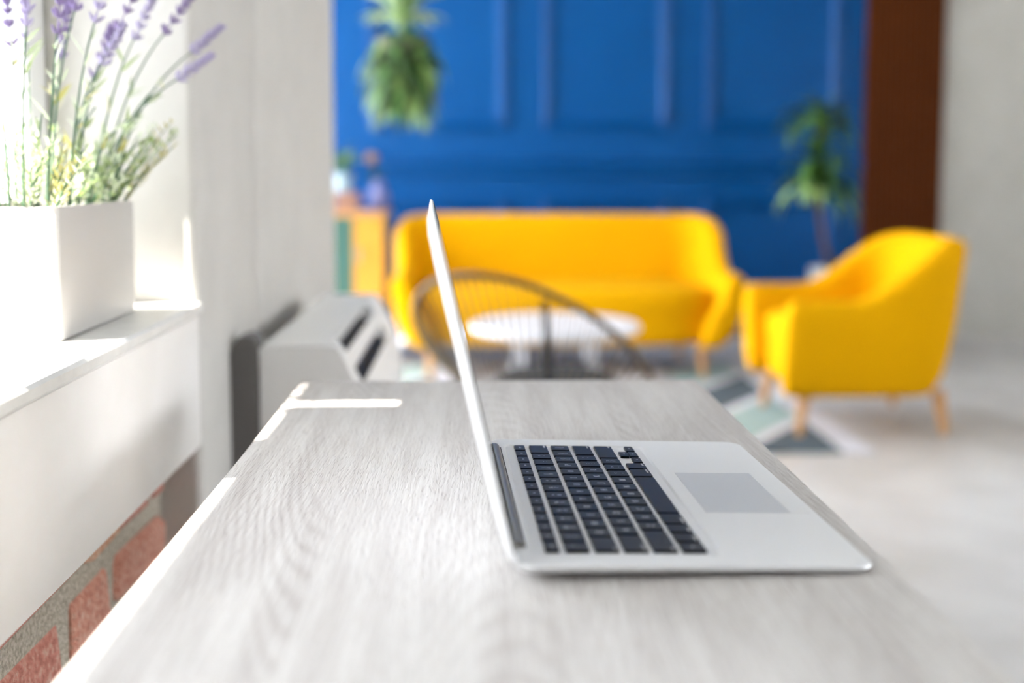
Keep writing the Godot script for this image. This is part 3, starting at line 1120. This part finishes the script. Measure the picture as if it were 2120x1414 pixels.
func coffee_table() -> void:
	var t := thing("coffee_table", "round white coffee table in front of the yellow sofa", "table", P(0.295, 0.0085, 4.09))
	var m := MB.new()
	m.lathe(Vector3.ZERO, [Vector2(0.0, 0.392), Vector2(0.300, 0.392), Vector2(0.312, 0.398), Vector2(0.316, 0.408), Vector2(0.312, 0.418), Vector2(0.304, 0.422), Vector2(0.0, 0.422)], 48)
	part(t, "tabletop", m.mesh(), M.table_white)
	for k in 4:
		var w := TAU * (k + 0.5) / 4 + 0.2
		var ml := MB.new()
		ml.tube([Vector3(cos(w) * 0.17, 0.392, sin(w) * 0.17), Vector3(cos(w) * 0.25, 0.0014, sin(w) * 0.25)], [0.007, 0.006], 10)
		part(t, "leg", ml.mesh(), M.table_white)

# ------------------------------------------------------------------ yellow sofa and armchair
func shell_mesh(w: float, d: float, arm: float, back: float, taper: float) -> ArrayMesh:
	var path := []   # point, outward normal
	var r := 0.20
	var hw := w / 2
	var hd := d / 2
	for k in 10:
		path.append([Vector2(-hw, lerpf(hd, -hd + r, k / 10.0)), Vector2(-1, 0)])
	for k in 9:
		var a := PI + PI / 2 * k / 8.0
		path.append([Vector2(-hw + r + r * cos(a), -hd + r + r * sin(a)), Vector2(cos(a), sin(a))])
	for k in range(1, 12):
		path.append([Vector2(lerpf(-hw + r, hw - r, k / 12.0), -hd), Vector2(0, -1)])
	for k in 9:
		var a := 3 * PI / 2 + PI / 2 * k / 8.0
		path.append([Vector2(hw - r + r * cos(a), -hd + r + r * sin(a)), Vector2(cos(a), sin(a))])
	for k in range(1, 11):
		path.append([Vector2(hw, lerpf(-hd + r, hd, k / 10.0)), Vector2(1, 0)])
	var rings := []
	for k in path.size():
		var p: Vector2 = path[k][0]
		var n: Vector2 = path[k][1]
		var u := (hd - p.y) / d
		var f := smoothstep(0.30, 0.98, u)
		var h := lerpf(arm, back, f)
		var lean := 0.03 + 0.07 * f
		var ring := []
		for q in [[-0.130 * taper - 0.05, 0.150], [-0.090 * taper - 0.015, 0.152], [-0.060 * taper - 0.01, 0.175], [-0.026 * taper - 0.004, 0.22], [-0.005 * taper, 0.30], [0.006, 0.40], [0.010, h - 0.06], [0.006, h - 0.025], [-0.012, h - 0.004], [-0.034, h], [-0.058, h - 0.006], [-0.078, h - 0.03], [-0.090, h - 0.08], [-0.098, 0.38], [-0.110 - 0.06 * taper, 0.25]]:
			var o: float = q[0] + lean * (q[1] - 0.3)
			ring.append(Vector3(p.x + n.x * o, q[1], p.y + n.y * o))
		rings.append(ring)
	# round off the front of both arms
	var out := []
	for e in [[0, 1.0], [rings.size() - 1, 1.0]]:
		var c := Vector3.ZERO
		for q in rings[e[0]]:
			c += q
		c /= rings[e[0]].size()
		var caps := []
		for g in [[0.97, 0.014], [0.86, 0.028], [0.6, 0.036]]:
			var rr := []
			for q in rings[e[0]]:
				rr.append(c + (q - c) * g[0] + Vector3(0, 0, g[1]))
			caps.append(rr)
		out.append(caps)
	var all := []
	for k in [2, 1, 0]:
		all.append(out[0][k])
	all.append_array(rings)
	all.append_array(out[1])
	var m := MB.new()
	m.loft(all)
	return m.mesh()

func seat(called: String, label: String, cat: String, at: Vector3, turn: float, w: float, d: float, arm: float, back: float, taper: float) -> void:
	var t := thing(called, label, cat, at, turn)
	part(t, "shell", shell_mesh(w, d, arm, back, taper), M.yellow)
	var m := MB.new()
	m.superq(Vector3(0, 0.245, 0.02), Vector3(w / 2 - 0.075 - 0.03 * taper, 0.10, d / 2 - 0.045), 0.35, 48, 18)
	part(t, "seat_base", m.mesh(), M.yellow)
	var m2 := MB.new()
	m2.superq(Vector3(0, 0.352, 0.035), Vector3(w / 2 - 0.095, 0.075, d / 2 - 0.055), 0.35, 48, 18)
	part(t, "seat_cushion", m2.mesh(), M.yellow)
	for sx in [-1.0, 1.0]:
		for sz in [-1.0, 1.0]:
			var a := Vector3(sx * (w / 2 - 0.06 - 0.11 * taper), 0.165, sz * (d / 2 - 0.055 - 0.03 * taper))
			var b := Vector3(sx * (w / 2 - 0.04 - 0.12 * taper), 0.0042, sz * (d / 2 - 0.03 - 0.03 * taper))
			var ml := MB.new()
			ml.tube([a, b], [0.026, 0.014], 12)
			part(t, "leg", ml.mesh(), M.leg_wood)

func sofas() -> void:
	seat("sofa", "yellow two-seat sofa in front of the blue wall", "sofa", P(0.435, 0.0085, 5.53), 0.0, 1.62, 0.76, 0.50, 0.755, 1.0)
	seat("armchair", "yellow armchair turned sideways, on wooden legs", "armchair", P(1.475, 0.0085, 4.30), -PI / 2, 0.68, 0.63, 0.515, 0.735, 0.35)

func rug() -> void:
	var n := 512
	var im := Image.create(n, n, false, Image.FORMAT_RGB8)
	var teal := Color(0.10, 0.21, 0.26)
	var pale := Color(0.80, 0.80, 0.83)
	var mint := Color(0.55, 0.66, 0.66)
	var gry := Color(0.62, 0.62, 0.64)
	var nz := FastNoiseLite.new()
	nz.frequency = 0.2
	nz.seed = 4
	for j in n:
		for i in n:
			var x := 2.3 * i / n
			var y := 1.8 * j / n
			var c := pale
			var xr := 2.18 - x
			var cx := fposmod(xr, 0.37) / 0.37
			var cy := fposmod(y, 0.50) / 0.50
			var cell := int(xr / 0.37) + 2 * int(y / 0.50)
			if xr > 0.0 and x > 0.12:
				if cx + cy < 0.95:
					c = [teal, gry, mint, pale][cell % 4]
				elif cx + cy > 1.12:
					c = [pale, mint, pale, teal][(cell + 1) % 4]
			var g := 1.0 + 0.08 * nz.get_noise_2d(i, j)
			im.set_pixel(i, j, Color(c.r * g, c.g * g, c.b * g))
	var m := mat(Color.WHITE, 0.95)
	m.albedo_texture = ImageTexture.create_from_image(im)
	m.rim_enabled = true
	m.rim = 0.2
	var mb := MB.new()
	var s := Vector3(2.3, 0.008, 1.8)
	mb.box(Vector3(0, 0.004, 0), s, 0.002)
	for k in mb.v.size():
		mb.t[k] = Vector2(mb.v[k].x / s.x + 0.5, 0.5 - mb.v[k].z / s.z)
	var o := part(self, "rug", mb.mesh(), m, P(0.26, 0, 4.72))
	o.set_meta("label", "teal and white patterned rug under the yellow armchair and sofa")
	o.set_meta("category", "rug")

# ------------------------------------------------------------------ plants at the back
func strap_leaf(ln: float, wd: float, e0: float, e1: float) -> ArrayMesh:
	# strap leaf leaving along +x, from elevation e0 to e1
	var m := MB.new()
	var n := 7
	var pos := Vector3.ZERO
	for k in n + 1:
		var f := float(k) / n
		var w := wd * (0.35 + 0.65 * sin(PI * minf(1.0, f * 1.3 + 0.12) * 0.5)) * (1.0 - pow(f, 4.0) * 0.96) / 2
		m.add(pos + Vector3(0, w * 0.35, -w))
		m.add(pos)
		m.add(pos + Vector3(0, w * 0.35, w))
		var a := lerpf(e0, e1, f)
		pos += Vector3(cos(a), sin(a), 0) * ln / n
	for k in n:
		for j in 2:
			var a := k * 3 + j
			m.tri(a, a + 1, a + 4)
			m.tri(a, a + 4, a + 3)
	return m.mesh()

func tuft(parent: Node, at: Vector3, n: int, leaves: Array, mats: Array, tilt := 0.3) -> void:
	for k in n:
		var az := TAU * k * 0.381966 + rng.randf_range(-0.2, 0.2)
		var b := Basis(Vector3.UP, az) * Basis(Vector3.BACK, rng.randf_range(-tilt, tilt))
		part(parent, "leaf", leaves[rng.randi() % leaves.size()], M[mats[rng.randi() % mats.size()]], at + Vector3(0, rng.randf_range(-0.03, 0.03), 0), b)

func far_plants() -> void:
	# floor plant in a white pot
	var pt := thing("flower_pot", "white round pot behind the armchair", "pot", P(1.965, 0, 6.02))
	var m := MB.new()
	m.lathe(Vector3.ZERO, [Vector2(0.0, 0.0), Vector2(0.10, 0.0), Vector2(0.115, 0.02), Vector2(0.135, 0.43), Vector2(0.138, 0.46), Vector2(0.130, 0.462), Vector2(0.126, 0.44), Vector2(0.12, 0.41), Vector2(0.0, 0.41)], 36)
	part(pt, "pot_body", m.mesh(), M.table_white)
	var t := thing("dracaena", "tall leafy plant with two tufts standing before the blue wall", "plant", P(1.95, 0.41, 6.02))
	var tr := MB.new()
	tr.tube([Vector3(0, 0, 0), Vector3(-0.05, 0.2, 0), Vector3(-0.09, 0.45, 0), Vector3(-0.085, 0.70, 0), Vector3(-0.09, 0.84, 0)], [0.018, 0.016, 0.014, 0.012, 0.010], 10)
	part(t, "trunk", tr.mesh(), M.trunk)
	var lv := [strap_leaf(0.28, 0.046, 0.9, -1.3), strap_leaf(0.25, 0.042, 1.1, -0.7), strap_leaf(0.32, 0.046, 0.5, -1.5), strap_leaf(0.22, 0.042, 1.3, 0.1)]
	tuft(t, Vector3(-0.09, 0.82, 0), 48, lv, ["leaf_dark", "leaf_mid", "leaf_dark"], 0.3)
	tuft(t, Vector3(-0.09, 0.46, 0), 70, lv, ["leaf_mid", "leaf_mid", "leaf_dark", "leaf_light"], 0.4)
	tuft(t, Vector3(-0.09, 0.60, 0), 26, lv, ["leaf_dark", "leaf_mid"], 0.4)
	# hanging plant
	var hp := thing("hanging_basket", "grey-green basket hanging on cords at the left of the blue wall", "basket", P(-0.305, 1.42, 4.8))
	var hb := MB.new()
	hb.lathe(Vector3.ZERO, [Vector2(0.0, 0.0), Vector2(0.07, 0.0), Vector2(0.10, 0.05), Vector2(0.115, 0.12), Vector2(0.109, 0.12), Vector2(0.09, 0.08), Vector2(0.0, 0.08)], 28)
	part(hp, "bowl", hb.mesh(), M.basket)
	for k in 3:
		var w := TAU * k / 3 + 0.4
		var cm := MB.new()
		cm.tube([Vector3(cos(w) * 0.112, 0.12, sin(w) * 0.112), Vector3(0, 0.62, 0)], 0.0025, 5)
		part(hp, "cord", cm.mesh(), M.basket)
	var cc := MB.new()
	cc.tube([Vector3(0, 0.62, 0), Vector3(0, 1.5, 0)], 0.003, 6)
	part(hp, "cord", cc.mesh(), M.basket)
	var hl := thing("hanging_fern", "bushy trailing green plant in the hanging basket", "plant", P(-0.305, 1.50, 4.8))
	var hv := [strap_leaf(0.20, 0.036, 0.5, -1.5), strap_leaf(0.24, 0.040, 0.2, -1.55), strap_leaf(0.17, 0.034, 0.8, -1.4), strap_leaf(0.22, 0.034, 0.0, -1.6)]
	for k in 240:
		var az := TAU * k * 0.381966
		var f := rng.randf()
		var rad := (0.03 + 0.07 * sin(PI * pow(f, 0.8))) * sqrt(rng.randf())
		part(hl, "leaf", hv[rng.randi() % 4], M[["leaf_dark", "leaf_mid", "leaf_dark", "leaf_mid", "leaf_dark", "leaf_light"][rng.randi() % 6]], Vector3(cos(az) * rad, 0.05 - 0.30 * f, -sin(az) * rad), Basis(Vector3.UP, az) * Basis.from_scale(Vector3(0.62, 0.95, 1)))
	var hu := [strap_leaf(0.30, 0.036, 1.5, -0.1), strap_leaf(0.26, 0.034, 1.3, -0.9)]
	for k in 46:
		part(hl, "leaf", hu[k % 2], M[["leaf_light", "leaf_pale", "leaf_mid"][k % 3]], Vector3(0, 0.04, 0), Basis(Vector3.UP, TAU * k * 0.381966))

func cabinet() -> void:
	var t := thing("sideboard", "green sideboard with a yellow door at the left of the blue wall", "cabinet", P(-0.86, 0, 5.93))
	bx(t, "body", Vector3(-0.40, 0.10, -0.22), Vector3(0.40, 0.755, 0.205), M.cab_green, 0.004)
	bx(t, "top", Vector3(-0.405, 0.755, -0.225), Vector3(0.405, 0.777, 0.23), M.leg_wood, 0.004)
	for e in [[-0.395, -0.082, "cab_green"], [-0.078, 0.235, "cab_green"], [0.239, 0.395, "cab_yellow"]]:
		var d := bx(t, "door", Vector3(e[0], 0.11, 0.2055), Vector3(e[1], 0.75, 0.226), M[e[2]], 0.003)
		bx(d, "handle", Vector3(e[0] + 0.02, 0.52, 0.2265), Vector3(e[0] + 0.03, 0.60, 0.24), M.alu_dark, 0.002)
	for sx in [-0.35, 0.35]:
		for sz in [-0.17, 0.17]:
			var ml := MB.new()
			ml.tube([Vector3(sx, 0.10, sz), Vector3(sx, 0.0, sz)], [0.02, 0.014], 10)
			part(t, "leg", ml.mesh(), M.leg_wood)
	# things on it
	var box := thing("wooden_box", "small pinkish wooden box on the green sideboard", "box", P(-0.665, 0.777, 5.86))
	bx(box, "box_body", Vector3(-0.06, 0, -0.06), Vector3(0.06, 0.085, 0.06), M.clay, 0.004)
	bx(box, "lid", Vector3(-0.063, 0.085, -0.063), Vector3(0.063, 0.10, 0.063), M.clay, 0.004)
	var pot := thing("blue_pot", "pale blue flower pot standing on the small box", "pot", P(-0.69, 0.877, 5.86))
	var m := MB.new()
	m.lathe(Vector3.ZERO, [Vector2(0, 0), Vector2(0.04, 0), Vector2(0.055, 0.095), Vector2(0.05, 0.095), Vector2(0.046, 0.075), Vector2(0, 0.075)], 24)
	part(pot, "pot_body", m.mesh(), M.pot_blue)
	var pl := thing("pot_plant", "small green plant in the pale blue pot", "plant", P(-0.69, 0.952, 5.86))
	var lv := [strap_leaf(0.17, 0.03, 1.4, -0.3), strap_leaf(0.14, 0.028, 1.2, -0.9)]
	tuft(pl, Vector3(0, 0.03, 0), 26, lv, ["leaf_mid", "leaf_dark", "leaf_light"], 0.3)
	var vs := thing("vase", "lilac round vase at the end of the sideboard, standing in for a highlight", "vase", P(-0.505, 0.777, 5.86))  # its lilac stands in for a highlight on the blue wall
	var mv := MB.new()
	mv.lathe(Vector3.ZERO, [Vector2(0, 0), Vector2(0.03, 0), Vector2(0.052, 0.04), Vector2(0.055, 0.08), Vector2(0.035, 0.13), Vector2(0.022, 0.15), Vector2(0.026, 0.165), Vector2(0.022, 0.165), Vector2(0.018, 0.15), Vector2(0, 0.14)], 28)
	part(vs, "vase_body", mv.mesh(), M.vase)
	var fl := thing("dried_flower", "brown dried flower head with green leaves in the lilac vase", "flower", P(-0.505, 0.925, 5.86))
	var ms := MB.new()
	ms.tube([Vector3(0, -0.004, 0), Vector3(-0.015, 0.06, 0), Vector3(-0.03, 0.11, 0)], 0.004, 6)
	part(fl, "stem", ms.mesh(), M.leaf_dark)
	var mh := MB.new()
	mh.superq(Vector3(-0.032, 0.13, 0), Vector3(0.032, 0.03, 0.032), 0.9, 16, 10)
	part(fl, "flower_head", mh.mesh(), M.dried)
	tuft(fl, Vector3(-0.02, 0.03, 0), 8, [strap_leaf(0.09, 0.02, 1.0, -0.6)], ["leaf_dark"], 0.2)
